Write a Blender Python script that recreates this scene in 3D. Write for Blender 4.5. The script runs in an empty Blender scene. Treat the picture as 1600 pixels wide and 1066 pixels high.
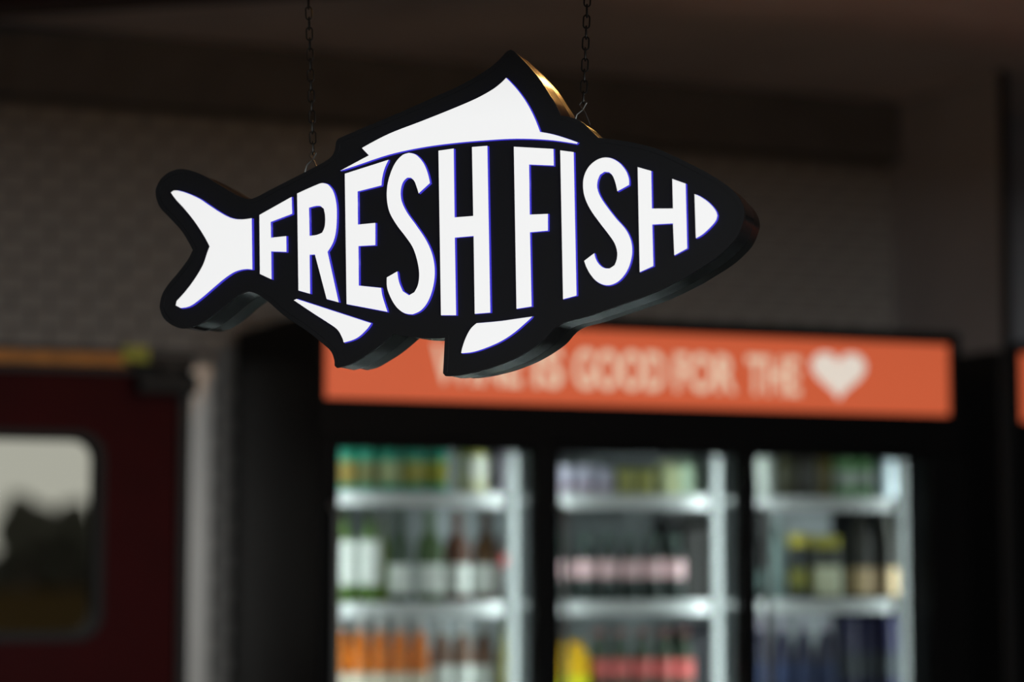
import bpy, bmesh, math, random
from mathutils import Vector, Matrix

scene = bpy.context.scene
C = scene.collection
random.seed(7)
R = math.radians

# ------------------------------------------------------------------ camera
cam_data = bpy.data.cameras.new('camera')
cam_data.lens = 85.0
cam_data.sensor_width = 36.0
cam = bpy.data.objects.new('camera', cam_data)
C.objects.link(cam)
cam.location = (0, 0, 1.5)
cam.rotation_euler = (R(90 + 5.25), 0, R(-23.5))
cam_data.clip_end = 600
cam_data.dof.use_dof = True
cam_data.dof.focus_distance = 2.80
cam_data.dof.aperture_fstop = 2.3
scene.camera = cam

# ------------------------------------------------------------------ world
world = bpy.data.worlds.new('overcast_sky')
scene.world = world
world.use_nodes = True
wn = world.node_tree
wn.nodes['Background'].inputs['Color'].default_value = (0.95, 1.0, 0.93, 1)
wn.nodes['Background'].inputs['Strength'].default_value = 0.68

# ------------------------------------------------------------------ large lights
def area_light(name, loc, rot, size, size_y, energy, color):
    d = bpy.data.lights.new(name, 'AREA')
    d.shape = 'RECTANGLE'
    d.size, d.size_y = size, size_y
    d.energy, d.color = energy, color
    o = bpy.data.objects.new(name, d)
    C.objects.link(o)
    o.location, o.rotation_euler = loc, rot
    return o

# daylight lamp in the unseen strip window, kept narrow to darken the upper brick
area_light('window_daylight', (0.6, -2.85, 1.74), (R(90), 0, 0), 5.0, 0.72, 118.0, (0.95, 1.0, 1.0))

# ------------------------------------------------------------------ exposure
vs = scene.view_settings
vs.view_transform = 'Standard'
vs.look = 'None'
vs.exposure = 0.0
vs.gamma = 1.0
vs.use_curve_mapping = False
scene.cycles.use_denoising = True
scene.cycles.sample_clamp_indirect = 4.0

# ------------------------------------------------------------------ helpers
MATS = {}


def mat(name, color, rough=0.5, metal=0.0, emit=None, strength=0.0, noise=0.0, nscale=12.0, spec=0.5, bump=0.0,
        alpha=1.0, coat=0.0):
    if name in MATS:
        return MATS[name]
    m = bpy.data.materials.new(name)
    m.use_nodes = True
    nt = m.node_tree
    b = nt.nodes['Principled BSDF']
    b.inputs['Base Color'].default_value = (*color, 1)
    b.inputs['Roughness'].default_value = rough
    b.inputs['Metallic'].default_value = metal
    b.inputs['Specular IOR Level'].default_value = spec
    b.inputs['Coat Weight'].default_value = coat
    if emit:
        b.inputs['Emission Color'].default_value = (*emit, 1)
        b.inputs['Emission Strength'].default_value = strength
    if noise or bump:
        tc = nt.nodes.new('ShaderNodeTexCoord')
        n = nt.nodes.new('ShaderNodeTexNoise')
        n.inputs['Scale'].default_value = nscale
        n.inputs['Detail'].default_value = 4
        nt.links.new(tc.outputs['Object'], n.inputs['Vector'])
        if noise:
            r = nt.nodes.new('ShaderNodeValToRGB')
            r.color_ramp.elements[0].position = 0.3
            r.color_ramp.elements[1].position = 0.7
            r.color_ramp.elements[0].color = (*[c * (1 - noise) for c in color], 1)
            r.color_ramp.elements[1].color = (*[min(1, c * (1 + noise)) for c in color], 1)
            nt.links.new(n.outputs['Fac'], r.inputs['Fac'])
            nt.links.new(r.outputs['Color'], b.inputs['Base Color'])
        if bump:
            bp = nt.nodes.new('ShaderNodeBump')
            bp.inputs['Strength'].default_value = bump
            bp.inputs['Distance'].default_value = 0.004
            nt.links.new(n.outputs['Fac'], bp.inputs['Height'])
            nt.links.new(bp.outputs['Normal'], b.inputs['Normal'])
    MATS[name] = m
    return m


def pane_mat(name, tint, gloss=0.06):
    if name in MATS:
        return MATS[name]
    m = bpy.data.materials.new(name)
    m.use_nodes = True
    nt = m.node_tree
    nt.nodes.remove(nt.nodes['Principled BSDF'])
    t = nt.nodes.new('ShaderNodeBsdfTransparent')
    t.inputs['Color'].default_value = (*tint, 1)
    g = nt.nodes.new('ShaderNodeBsdfGlossy')
    g.inputs['Roughness'].default_value = 0.03
    mx = nt.nodes.new('ShaderNodeMixShader')
    mx.inputs['Fac'].default_value = gloss
    nt.links.new(t.outputs[0], mx.inputs[1])
    nt.links.new(g.outputs[0], mx.inputs[2])
    nt.links.new(mx.outputs[0], nt.nodes['Material Output'].inputs['Surface'])
    MATS[name] = m
    return m


def box(bm, x0, x1, y0, y1, z0, z1):
    v = [bm.verts.new(p) for p in ((x0, y0, z0), (x1, y0, z0), (x1, y1, z0), (x0, y1, z0),
                                   (x0, y0, z1), (x1, y0, z1), (x1, y1, z1), (x0, y1, z1))]
    for f in ((3, 2, 1, 0), (4, 5, 6, 7), (0, 1, 5, 4), (1, 2, 6, 5), (2, 3, 7, 6), (3, 0, 4, 7)):
        bm.faces.new([v[i] for i in f])


def boxes(*bs):
    bm = bmesh.new()
    for b in bs:
        box(bm, *b)
    return bm


def lathe(profile, seg=20, bm=None, cx=0.0, cy=0.0):
    """profile: (radius, z) from bottom to top"""
    bm = bm or bmesh.new()
    rings = []
    for r, z in profile:
        if r < 1e-5:
            rings.append([bm.verts.new((cx, cy, z))])
        else:
            rings.append([bm.verts.new((cx + r * math.cos(2 * math.pi * k / seg), cy + r * math.sin(2 * math.pi * k / seg), z))
                          for k in range(seg)])
    for a, b in zip(rings, rings[1:]):
        for k in range(seg):
            k2 = (k + 1) % seg
            if len(a) == 1 and len(b) == 1:
                continue
            if len(a) == 1:
                bm.faces.new((a[0], b[k2], b[k]))
            elif len(b) == 1:
                bm.faces.new((a[k], a[k2], b[0]))
            else:
                bm.faces.new((a[k], a[k2], b[k2], b[k]))
    return bm


def tube(bm, pts, r, seg=8, closed=False):
    """a round bar along a polyline"""
    n = len(pts)
    pts = [Vector(p) for p in pts]
    rings = []
    prev = None
    for i, p in enumerate(pts):
        if closed:
            t = pts[(i + 1) % n] - pts[i - 1]
        else:
            t = pts[min(i + 1, n - 1)] - pts[max(i - 1, 0)]
        t.normalize()
        if prev is None:
            ref = Vector((0, 0, 1)) if abs(t.z) < 0.9 else Vector((1, 0, 0))
            a = t.cross(ref).normalized()
        else:
            a = (prev - t * prev.dot(t)).normalized()
        prev = a
        b = t.cross(a)
        rings.append([bm.verts.new(p + r * (math.cos(2 * math.pi * k / seg) * a + math.sin(2 * math.pi * k / seg) * b))
                      for k in range(seg)])
    m = n if closed else n - 1
    for i in range(m):
        A, B = rings[i], rings[(i + 1) % n]
        for k in range(seg):
            bm.faces.new((A[k], A[(k + 1) % seg], B[(k + 1) % seg], B[k]))
    if not closed:
        bm.faces.new(list(reversed(rings[0])))
        bm.faces.new(rings[-1])
    return bm


def obj(name, bm, material, parent=None, smooth=False, loc=(0, 0, 0), bevel=0.0):
    bmesh.ops.recalc_face_normals(bm, faces=bm.faces)
    me = bpy.data.meshes.new(name)
    bm.to_mesh(me)
    bm.free()
    for m in (material if isinstance(material, list) else [material]):
        me.materials.append(m)
    if smooth:
        for p in me.polygons:
            p.use_smooth = True
        try:
            me.set_sharp_from_angle(angle=R(40))
        except Exception:
            pass
    o = bpy.data.objects.new(name, me)
    C.objects.link(o)
    o.location = loc
    if parent:
        o.parent = parent
    if bevel:
        b = o.modifiers.new('bevel', 'BEVEL')
        b.width, b.segments, b.limit_method, b.angle_limit = bevel, 2, 'ANGLE', R(50)
    return o


def tag(o, label, cat, group=None):
    o['label'], o['category'] = label, cat
    if group:
        o['group'] = group
    return o


def struct(o):
    o['kind'] = 'structure'
    return o


def empty(name, loc=(0, 0, 0), rz=0.0):
    o = bpy.data.objects.new(name, None)
    C.objects.link(o)
    o.location = loc
    o.rotation_euler = (0, 0, rz)
    o.empty_display_size = 0.1
    return o


def smooth_loop(pts, corner=32.0, step=5):
    """closed loop of 2-D points -> Catmull-Rom through soft points, sharp at corners and along long straights"""
    n = len(pts)
    P = [Vector((p[0], p[1])) for p in pts]
    hard = []
    for i in range(n):
        a, b = P[i] - P[i - 1], P[(i + 1) % n] - P[i]
        hard.append(math.degrees(abs(a.angle_signed(b, 0))) > corner)
    out = []
    for i in range(n):
        p1, p2 = P[i], P[(i + 1) % n]
        if hard[i] and hard[(i + 1) % n]:
            out.append(p1)
            continue
        d = (p2 - p1).length
        t1 = Vector((0, 0)) if hard[i] else (p2 - P[i - 1]).normalized() * d
        t2 = Vector((0, 0)) if hard[(i + 1) % n] else (P[(i + 2) % n] - p1).normalized() * d
        if hard[i]:
            t1 = (p2 - p1) * 1.5 - t2 * 0.5
        if hard[(i + 1) % n]:
            t2 = (p2 - p1) * 1.5 - t1 * 0.5
        for k in range(step):
            t = k / step
            h1, h2 = 2 * t ** 3 - 3 * t * t + 1, t ** 3 - 2 * t * t + t
            h3, h4 = -2 * t ** 3 + 3 * t * t, t ** 3 - t * t
            out.append(p1 * h1 + t1 * h2 + p2 * h3 + t2 * h4)
    return out


def plate(loops, y0, y1):
    """extrude flat closed loops (x, z) between depths y0 and y1 (caps filled, inner loops are holes)"""
    cu = bpy.data.curves.new('plate', 'CURVE')
    cu.dimensions = '2D'
    cu.fill_mode = 'BOTH'
    for lp in loops:
        s = cu.splines.new('POLY')
        s.points.add(len(lp) - 1)
        for q, p in zip(s.points, lp):
            q.co = (p[0], p[1], 0, 1)
        s.use_cyclic_u = True
    cu.extrude = abs(y1 - y0) / 2
    o = bpy.data.objects.new('plate', cu)
    C.objects.link(o)
    dg = bpy.context.evaluated_depsgraph_get()
    me = bpy.data.meshes.new_from_object(o.evaluated_get(dg))
    bm = bmesh.new()
    bm.from_mesh(me)
    bmesh.ops.remove_doubles(bm, verts=bm.verts, dist=1e-5)
    mid = (y0 + y1) / 2
    for v in bm.verts:
        v.co = Vector((v.co.x, mid - v.co.z, v.co.y))
    bpy.data.objects.remove(o)
    bpy.data.curves.remove(cu)
    bpy.data.meshes.remove(me)
    return bm


def round_rect(x0, x1, z0, z1, r, n=6):
    out = []
    for cx, cz, a0 in ((x1 - r, z1 - r, 0), (x0 + r, z1 - r, 90), (x0 + r, z0 + r, 180), (x1 - r, z0 + r, 270)):
        for k in range(n + 1):
            a = R(a0 + 90 * k / n)
            out.append((cx + r * math.cos(a), cz + r * math.sin(a)))
    return out


# ------------------------------------------------------------------ setting
YB = 6.26          # face of the brick wall
XP = 3.985         # face of the side partition
CEIL = 2.90
m_mortar = mat('wall_mortar', (0.17, 0.165, 0.16), 0.9, noise=0.15, nscale=30)
m_brick = mat('painted_brick', (0.36, 0.35, 0.335), 0.8, noise=0.25, nscale=9, bump=0.3)
m_plaster = mat('grey_plaster', (0.42, 0.42, 0.45), 0.85, noise=0.06, nscale=5)
m_ceiling = mat('brown_ceiling', (0.78, 0.64, 0.56), 0.9, noise=0.10, nscale=3)
m_black = mat('black_paint', (0.012, 0.012, 0.013), 0.45)
m_darkgrey = mat('dark_grey_paint', (0.15, 0.15, 0.155), 0.8, noise=0.1)
m_floor = mat('grey_tile_floor', (0.15, 0.14, 0.13), 0.5, noise=0.2, nscale=4)

struct(obj('floor', boxes((-3.0, 6.6, -3.0, 6.5, -0.1, 0.0)), m_floor))
struct(obj('ceiling', boxes((-3.0, 6.6, -3.0, 6.5, CEIL, CEIL + 0.1)), m_ceiling))
struct(obj('wall_left', boxes((-3.1, -3.0, -3.0, -2.6, 0.0, CEIL), (-3.1, -3.0, 0.6, 6.5, 0.0, CEIL),
                              (-3.1, -3.0, -2.6, 0.6, 0.0, 0.6), (-3.1, -3.0, -2.6, 0.6, 1.75, CEIL)), m_plaster))
win = struct(empty('window_1', (-3.05, -1.0, 0.6)))
m_winframe = mat('grey_window_frame', (0.2, 0.2, 0.2), 0.5)
obj('window_frame', boxes((-0.03, 0.03, -1.6, -1.54, 0, 1.15), (-0.03, 0.03, 1.54, 1.6, 0, 1.15),
                          (-0.03, 0.03, -1.6, 1.6, 0, 0.06), (-0.03, 0.03, -1.6, 1.6, 1.09, 1.15)), m_winframe, win)
obj('mullion', boxes((-0.025, 0.025, -0.02, 0.02, 0.06, 1.09)), m_winframe, win)
win = struct(empty('window_2', (0.6, -3.05, 1.35)))
obj('window_frame', boxes((-2.6, -2.54, -0.03, 0.03, 0, 0.8), (2.54, 2.6, -0.03, 0.03, 0, 0.8),
                          (-2.6, 2.6, -0.03, 0.03, 0, 0.06), (-2.6, 2.6, -0.03, 0.03, 0.74, 0.8)), m_winframe, win)
for k in (-0.85, 0.85):
    obj('mullion', boxes((k - 0.02, k + 0.02, -0.025, 0.025, 0.06, 0.74)), m_winframe, win)
struct(obj('wall_right', boxes((6.5, 6.6, -3.0, 6.5, 0.0, CEIL)), m_darkgrey))
# street wall behind the camera; unseen strip window set high to darken upper brick
struct(obj('wall_front', boxes((-3.0, -2.0, -3.1, -3.0, 0, CEIL), (3.2, 6.6, -3.1, -3.0, 0, CEIL),
                               (-2.0, 3.2, -3.1, -3.0, 0, 1.35), (-2.0, 3.2, -3.1, -3.0, 2.15, CEIL)), m_plaster))

# brick wall with a door opening
DX0, DX1, DZ = 0.90, 1.845, 2.05
wall = struct(obj('wall_back', boxes((-3.0, DX0, YB, YB + 0.2, 0, CEIL), (DX1, 6.5, YB, YB + 0.2, 0, CEIL),
                                     (DX0, DX1, YB, YB + 0.2, DZ, CEIL)), m_mortar))
BW, BH, J = 0.1, 0.045, 0.008
bricks = []
row = 0
z = 0.0
while z + BH <= 2.72:
    x = -1.0 - (BW / 2 if row % 2 else 0)
    while x < XP:
        x0, x1 = x + J / 2, min(x + BW - J / 2, XP - 0.001)
        if x1 - x0 > 0.015:
            zz0, zz1 = z + J / 2, z + BH - J / 2
            if zz0 < DZ:
                if x0 < DX0 < x1:
                    x1 = DX0
                elif x0 < DX1 < x1:
                    x0 = DX1
            inside = zz0 < DZ and x0 >= DX0 - 1e-6 and x1 <= DX1 + 1e-6
            if not inside and x1 - x0 > 0.01:
                bricks.append((x0, x1, zz0, zz1))
        x += BW
    z += BH
    row += 1


def brick_rank(b):
    cx, cz = (b[0] + b[1]) / 2, (b[2] + b[3]) / 2
    if 1.22 < cx < 2.02 and cz > 2.05 and cz < 2.72:
        return 0
    if DX1 < cx < 1.96 and cz > 1.15:
        return 1
    if cx > 2.75 and cz > 2.12:
        return 2 + (3.98 - cx) * 0.1
    return 9 + abs(cx - 2.4)


bricks.sort(key=brick_rank)
full_me = None
hi, lo = bricks[:298], bricks[298:]
for b in hi:
    d = random.uniform(0.004, 0.008)
    if full_me is not None and abs((b[1] - b[0]) - (BW - J)) < 1e-5:
        o = bpy.data.objects.new('brick', full_me)
        C.objects.link(o)
        o.scale = (1, d / 0.006, 1)
    else:
        w = (b[1] - b[0]) / 2
        o = obj('brick', boxes((-w, w, -0.006, 0.002, -(BH - J) / 2, (BH - J) / 2)), m_brick)
        if abs(2 * w - (BW - J)) < 1e-5:
            full_me = o.data
    o.location = ((b[0] + b[1]) / 2, YB, (b[2] + b[3]) / 2)
    o.parent = wall
bm = bmesh.new()
for b in lo:
    box(bm, b[0], b[1], YB - random.uniform(0.004, 0.008), YB + 0.002, b[2], b[3])
o = obj('brickwork', bm, m_brick, wall)
o['kind'] = 'stuff'

# dropped bulkhead along the head of the brick wall
struct(obj('trim_1', boxes((-3.0, XP, YB - 0.06, YB, 2.715, CEIL)), m_darkgrey))
# partition on the right, with a dark end post; black sheet below stands in for shade
wp = struct(obj('wall_partition', boxes((XP, XP + 0.02, 5.68, YB, 0, CEIL)), m_plaster))
struct(obj('trim_2', boxes((XP - 0.004, XP + 0.021, 5.668, 5.68, 0, CEIL)), m_black))
struct(obj('shade_panel', boxes((XP - 0.012, XP, 5.69, YB, 0, 2.10)), m_black))  # black sheet painted in for the shade between cooler and partition
struct(obj('wall_alcove', boxes((XP + 0.02, 6.5, YB - 0.005, YB, 0, CEIL)), m_plaster))

# unseen downstand added across the shop to shade the upper brick wall
struct(obj('shade_beam', boxes((-3.0, 6.5, 1.45, 1.62, 2.03, CEIL)), m_plaster))

# maroon steel beam slung under the ceiling at an angle
p0, p1 = Vector((1.128, 5.621, 0)), Vector((1.752, 5.124, 0))
dirv = (p1 - p0).normalized()
beam = empty('trim_4', (p0.x, p0.y, 2.78), math.atan2(dirv.y, dirv.x))
struct(beam)
m_maroon_beam = mat('maroon_beam_paint', (0.035, 0.006, 0.006), 0.5)
obj('web', boxes((-1.6, 2.6, -0.075, -0.065, 0.01, 0.16)), m_maroon_beam, beam)
obj('flange', boxes((-1.6, 2.6, -0.14, 0.0, 0.0, 0.012)), m_maroon_beam, beam)
obj('flange', boxes((-1.6, 2.6, -0.14, 0.0, 0.158, 0.17)), m_maroon_beam, beam)

# ------------------------------------------------------------------ outdoors beyond the door window
m_soil = mat('brown_field', (0.034, 0.022, 0.009), 0.95, spec=0.0, noise=0.4, nscale=0.3)
struct(obj('ground', boxes((-150, 200, -150, 260, -0.25, -0.12)), m_soil))
m_leaf = mat('dark_leaves', (0.05, 0.05, 0.042), 0.9, spec=0.0, noise=0.5, nscale=0.8)
m_bark = mat('tree_bark', (0.06, 0.045, 0.035), 0.9, noise=0.3, nscale=3)


def blob(bm, c, r, seed):
    rnd = random.Random(seed)
    res = bmesh.ops.create_icosphere(bm, subdivisions=2, radius=1)
    for v in res['verts']:
        k = 1 + rnd.uniform(-0.22, 0.22)
        v.co = Vector((v.co.x * r[0] * k + c[0], v.co.y * r[1] * k + c[1], v.co.z * r[2] * k + c[2]))


def field_tree(x, y, h, w, label, seed):
    t = empty('field_tree', (x, y, -0.12))
    tag(t, label, 'tree', 'trees beyond the field')
    tr = bmesh.new()
    tube(tr, [(0, 0, 0), (0.05 * h, 0, 0.3 * h), (0.02 * h, 0.03 * h, 0.6 * h)], 0.035 * h, 7)
    obj('trunk', tr, m_bark, t)
    cr = bmesh.new()
    rnd = random.Random(seed)
    blob(cr, (0, 0, 0.68 * h), (w * 0.47, w * 0.47, 0.33 * h), seed)
    for k in range(6):
        a = k * 1.05 + rnd.uniform(-0.3, 0.3)
        blob(cr, (math.cos(a) * w * 0.3, math.sin(a) * w * 0.3, h * rnd.uniform(0.4, 0.66)),
             (w * 0.27, w * 0.27, h * 0.2), seed + k)
    obj('crown', cr, m_leaf, t)


def far(px, Y):     # bearing in the door window -> x at that distance
    return Y * px


T0, T1 = 0.2148, 0.2353
field_tree(144 * 0.2152, 144, 5.7, 3.3, 'taller dark round tree seen in the door window', 3)
field_tree(149 * 0.2345, 149, 5.4, 3.3, 'shorter dark round tree at the right edge of the door window', 11)
field_tree(150 * 0.180, 150, 5.0, 3.4, 'dark spreading tree left of the taller round tree', 21)
field_tree(144 * 0.266, 144, 5.3, 3.4, 'dark spreading tree farthest right beyond the brown field', 31)
bm = bmesh.new()
for k in range(24):
    blob(bm, (155 * 0.15 + k * 1.0, 155 + random.uniform(-0.4, 0.4), 0.9), (1.0, 0.7, random.uniform(1.2, 1.9)), 100 + k)
tag(obj('hedge', bm, m_leaf), 'low dark hedge along the far side of the brown field', 'hedge')

# ------------------------------------------------------------------ red door
m_red = mat('maroon_door_paint', (0.060, 0.0012, 0.002), 0.55, noise=0.1, nscale=6, spec=0.12)
m_frame = mat('black_door_frame', (0.02, 0.018, 0.016), 0.5)
m_pale = mat('brushed_aluminium_jamb', (0.80, 0.76, 0.72), 0.32, 0.9)
m_ochre = mat('ochre_wood', (0.85, 0.33, 0.05), 0.5, noise=0.2, nscale=20)
m_rubber = mat('black_rubber', (0.01, 0.01, 0.01), 0.6)
door = struct(empty('door_1', (0, YB, 0)))
leaf = [[(0.93, 0.01), (1.757, 0.01), (1.757, 2.0), (0.93, 2.0)], round_rect(1.155, 1.535, 1.322, 1.822, 0.05)]
obj('door_leaf', plate(leaf, 0.03, 0.075), m_red, door)
obj('window_gasket', plate([round_rect(1.13, 1.56, 1.297, 1.847, 0.07), round_rect(1.155, 1.535, 1.322, 1.822, 0.05)],
                           0.018, 0.085), m_rubber, door)
obj('window_pane', plate([round_rect(1.15, 1.54, 1.317, 1.827, 0.05)], 0.05, 0.055), pane_mat('door_glass', (0.78, 0.76, 0.72), 0.006), door)
obj('jamb', boxes((0.90, 0.93, 0.0, 0.15, 0, 2.03)), m_frame, door)
obj('jamb', boxes((1.757, 1.785, 0.0, 0.15, 0, 2.03)), m_frame, door)
obj('door_head', boxes((0.90, 1.785, 0.0, 0.15, 2.0, 2.03)), m_frame, door)
obj('casing', boxes((1.785, DX1, -0.008, 0.12, 0, 2.03)), m_pale, door, bevel=0.004)
obj('lintel_board', boxes((0.86, 1.655, -0.03, 0.0, 2.018, 2.05)), m_ochre, door, bevel=0.003)
obj('head_board', boxes((0.90, DX1, 0.0, 0.15, 2.03, DZ)), m_brick, door)
obj('lintel_end', boxes((1.655, 1.79, -0.025, 0.0, 2.018, 2.05)), m_frame, door, bevel=0.003)
cl = obj('door_closer', boxes((1.63, 1.79, -0.055, 0.0, 1.945, 2.0)), m_rubber, door, bevel=0.006)
bm = bmesh.new()
tube(bm, [(1.70, -0.03, 2.0), (1.70, -0.03, 2.018), (1.62, -0.06, 2.02), (1.60, -0.02, 2.03)], 0.007)
obj('closer_arm', bm, m_rubber, cl)
obj('highlight_plate', boxes((1.59, 1.66, -0.036, -0.03, 2.025, 2.07)), mat('olive_yellow_highlight', (0.55, 0.58, 0.05), 0.4), cl, bevel=0.003)  # olive plate coloured in place of the yellow-green highlight on the lintel
bm = bmesh.new()
tube(bm, [(1.70, 0.03, 0.78), (1.70, -0.03, 0.78), (1.70, -0.03, 1.03), (1.70, 0.03, 1.03)], 0.010)
obj('pull_handle', bm, mat('steel', (0.5, 0.5, 0.5), 0.3, 1.0), door)

# ------------------------------------------------------------------ drinks coolers
YF = 5.516          # front plane of the cooler
CX0, CX1, CH = 1.882, 3.712, 2.11
m_case = mat('cooler_black_enamel', (0.0035, 0.0035, 0.004), 0.55, spec=0.12)
m_inner = mat('cooler_liner', (0.34, 0.37, 0.38), 0.6)
m_post = mat('shelf_post_grey', (0.12, 0.135, 0.135), 0.45)
m_shelf = mat('shelf_wire_grey', (0.80, 0.84, 0.84), 0.45)
m_orange = mat('header_orange', (0.55, 0.10, 0.04), 0.35, emit=(1.0, 0.185, 0.075), strength=0.47)
m_cream = mat('header_cream', (0.8, 0.7, 0.55), 0.4, emit=(1.0, 0.72, 0.52), strength=0.62)
m_heart = mat('header_white', (0.9, 0.85, 0.8), 0.4, emit=(1.0, 0.9, 0.78), strength=0.58)
m_glass = pane_mat('cooler_glass', (0.80, 0.82, 0.82), 0.010)
m_led = mat('led_strip', (0.8, 0.8, 0.8), 0.4, emit=(0.85, 0.97, 1.0), strength=1.5)
BAYS = [(1.930, 2.440), (2.510, 3.020), (3.068, 3.590)]
SHELF_Z = [1.672, 1.400, 1.128, 0.80, 0.48]


def text_mesh(word, x0, x1, z0, z1, y):
    cu = bpy.data.curves.new('word', 'FONT')
    cu.body = word
    cu.offset = 0.028
    cu.extrude = 0.0
    o = bpy.data.objects.new('word', cu)
    C.objects.link(o)
    dg = bpy.context.evaluated_depsgraph_get()
    me = bpy.data.meshes.new_from_object(o.evaluated_get(dg))
    bm = bmesh.new()
    bm.from_mesh(me)
    xs = [v.co.x for v in bm.verts]
    zs = [v.co.y for v in bm.verts]
    a, b, c, d = min(xs), max(xs), min(zs), max(zs)
    for v in bm.verts:
        v.co = Vector((x0 + (v.co.x - a) / (b - a) * (x1 - x0), y, z0 + (v.co.y - c) / (d - c) * (z1 - z0)))
    bpy.data.objects.remove(o)
    bpy.data.curves.remove(cu)
    bpy.data.meshes.remove(me)
    return bm


def make_cooler(x_off, label, D=0.655, edge=0.02):
    t = empty('drinks_cooler', (CX0 + x_off, YF, 0))
    tag(t, label, 'fridge')
    W = CX1 - CX0

    def L(x):
        return x - CX0
    # insulated case: two sides, back, top and plinth
    obj('side_panel', boxes((0, 0.035, 0.0, D, 0.0, CH)), m_case, t, bevel=0.004)
    obj('side_panel', boxes((W - 0.035, W, 0.0, D, 0.0, CH)), m_case, t, bevel=0.004)
    obj('back_panel', boxes((0.035, W - 0.035, D - 0.04, D, 0.10, CH)), m_case, t)
    obj('top_panel', boxes((0.035, W - 0.035, 0.0, D - 0.04, CH - 0.02, CH)), m_case, t)
    obj('plinth', boxes((0.035, W - 0.035, 0.02, D - 0.04, 0.0, 0.16)), m_case, t)
    obj('liner', boxes((0.035, W - 0.035, D - 0.05, D - 0.04, 0.16, 1.86)), m_inner, t)
    obj('liner_top', boxes((0.035, W - 0.035, 0.03, D - 0.05, 1.822, 1.86)), m_case, t)
    # lit header
    hd = obj('header_box', boxes((0.035, W - 0.035, 0.004, 0.18, 1.86, CH - 0.02)), m_case, t)
    obj('header_trim', boxes((0.0, W, -0.02, 0.004, 1.80, 1.896), (0.0, W, -0.02, 0.004, 2.088, CH + 0.01),
                             (0.0, edge, -0.02, 0.004, 1.896, 2.088), (W - 0.028, W, -0.02, 0.004, 1.896, 2.088)), m_case, t, bevel=0.003)
    hp = obj('header_panel', boxes((edge, W - 0.028, -0.006, 0.004, 1.896, 2.088)), m_orange, t)
    hp['label'] = 'backlit orange header panel'
    return t, L, W, D, hp


cooler, L, W, D, hp = make_cooler(0, 'tall black three-door drinks cooler stocked with bottles, under the fish sign')
WORDS = [('WINE', 2.179, 2.425), ('IS', 2.451, 2.539), ('GOOD', 2.562, 2.828), ('FOR', 2.847, 3.033), ('THE', 3.058, 3.225)]
LZ0, LZ1 = (1.938, 2.039)
for wd, x0, x1 in WORDS:
    o = obj('lettering', text_mesh(wd, L(x0) + 0.004, L(x1) - 0.004, LZ0, LZ1, -0.0068), m_cream, hp)
    o['label'] = 'cream printed word ' + wd
HX0, HX1, HZ1, HZ0 = (3.256, 3.421, 2.055, 1.929)
heart = []
for k in range(40):
    a = 2 * math.pi * k / 40
    hx = 16 * math.sin(a) ** 3
    hz = 13 * math.cos(a) - 5 * math.cos(2 * a) - 2 * math.cos(3 * a) - math.cos(4 * a)
    heart.append((L((HX0 + HX1) / 2) + hx / 32 * (HX1 - HX0), HZ0 + (hz + 17) / 29 * (HZ1 - HZ0)))
o = obj('heart', plate([heart], -0.0085, -0.006), m_heart, hp)
o['label'] = 'cream white heart'


def fill_cooler(t, lights):
    for i, (a, b) in enumerate(BAYS):
        a, b = L(a), L(b)
        # swing door: frame, pane, handle
        fx0 = 0.0 if i == 0 else (L(BAYS[i - 1][1]) + a) / 2 + 0.002
        fx1 = W if i == 2 else (b + L(BAYS[i + 1][0])) / 2 - 0.002
        dr = obj('door', boxes((fx0, a, -0.045, -0.002, 0.165, 1.798), (b, fx1, -0.045, -0.002, 0.165, 1.798),
                               (a, b, -0.045, -0.002, 0.165, 0.25), (a, b, -0.045, -0.002, 1.775, 1.798)), m_case, t, bevel=0.003)
        obj('pane', boxes((a, b, -0.026, -0.020, 0.25, 1.775)), m_glass, dr)
        bm = bmesh.new()
        hx = fx0 + 0.03
        tube(bm, [(hx, -0.046, 0.95), (hx, -0.08, 0.97), (hx, -0.08, 1.62), (hx, -0.046, 1.64)], 0.009)
        obj('handle', bm, mat('handle_grey', (0.13, 0.14, 0.14), 0.4), dr, smooth=True)
        # light grey shelf post at the right side of each bay, slotted
        obj('shelf_post', boxes((b - 0.020, b + 0.004, 0.07, 0.08, 0.17, 1.80)), m_post, t)
        obj('shelf_post', boxes((a + 0.0, a + 0.008, 0.07, 0.08, 0.17, 1.80)), m_post, t)
        for zs in SHELF_Z:
            sh = obj('shelf', boxes((a + 0.004, b - 0.006, 0.09, 0.53, zs - 0.014, zs - 0.006)), m_shelf, t)
            obj('price_rail', boxes((a + 0.004, b - 0.006, 0.085, 0.09, zs - 0.032, zs + 0.004)), m_shelf, sh)
            bm = bmesh.new()
            for k in range(9):
                xx = a + 0.02 + (b - a - 0.05) * k / 8
                box(bm, xx - 0.002, xx + 0.002, 0.09, 0.53, zs - 0.006, zs)
            obj('wire_rods', bm, m_shelf, sh)
    # vertical light tubes fixed behind the door posts
    for x in ((CX0 + BAYS[0][0]) / 2 + 0.012, (BAYS[0][1] + BAYS[1][0]) / 2, (BAYS[1][1] + BAYS[2][0]) / 2, (BAYS[2][1] + CX1) / 2):
        xl = L(x)
        bm = bmesh.new()
        box(bm, xl - 0.012, xl + 0.012, -0.0018, 0.004, 0.3, 1.78)
        obj('light_tube', bm, m_led, t)
        if lights:
            d = bpy.data.lights.new('tube_light', 'AREA')
            d.shape, d.size, d.size_y, d.energy, d.color = 'RECTANGLE', 0.022, 1.48, LED_W, (0.90, 1.0, 0.98)
            lo_ = bpy.data.objects.new('tube_light', d)
            C.objects.link(lo_)
            lo_.location = (x, YF + 0.006, 1.05)
            lo_.rotation_euler = (R(90), 0, 0)


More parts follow.
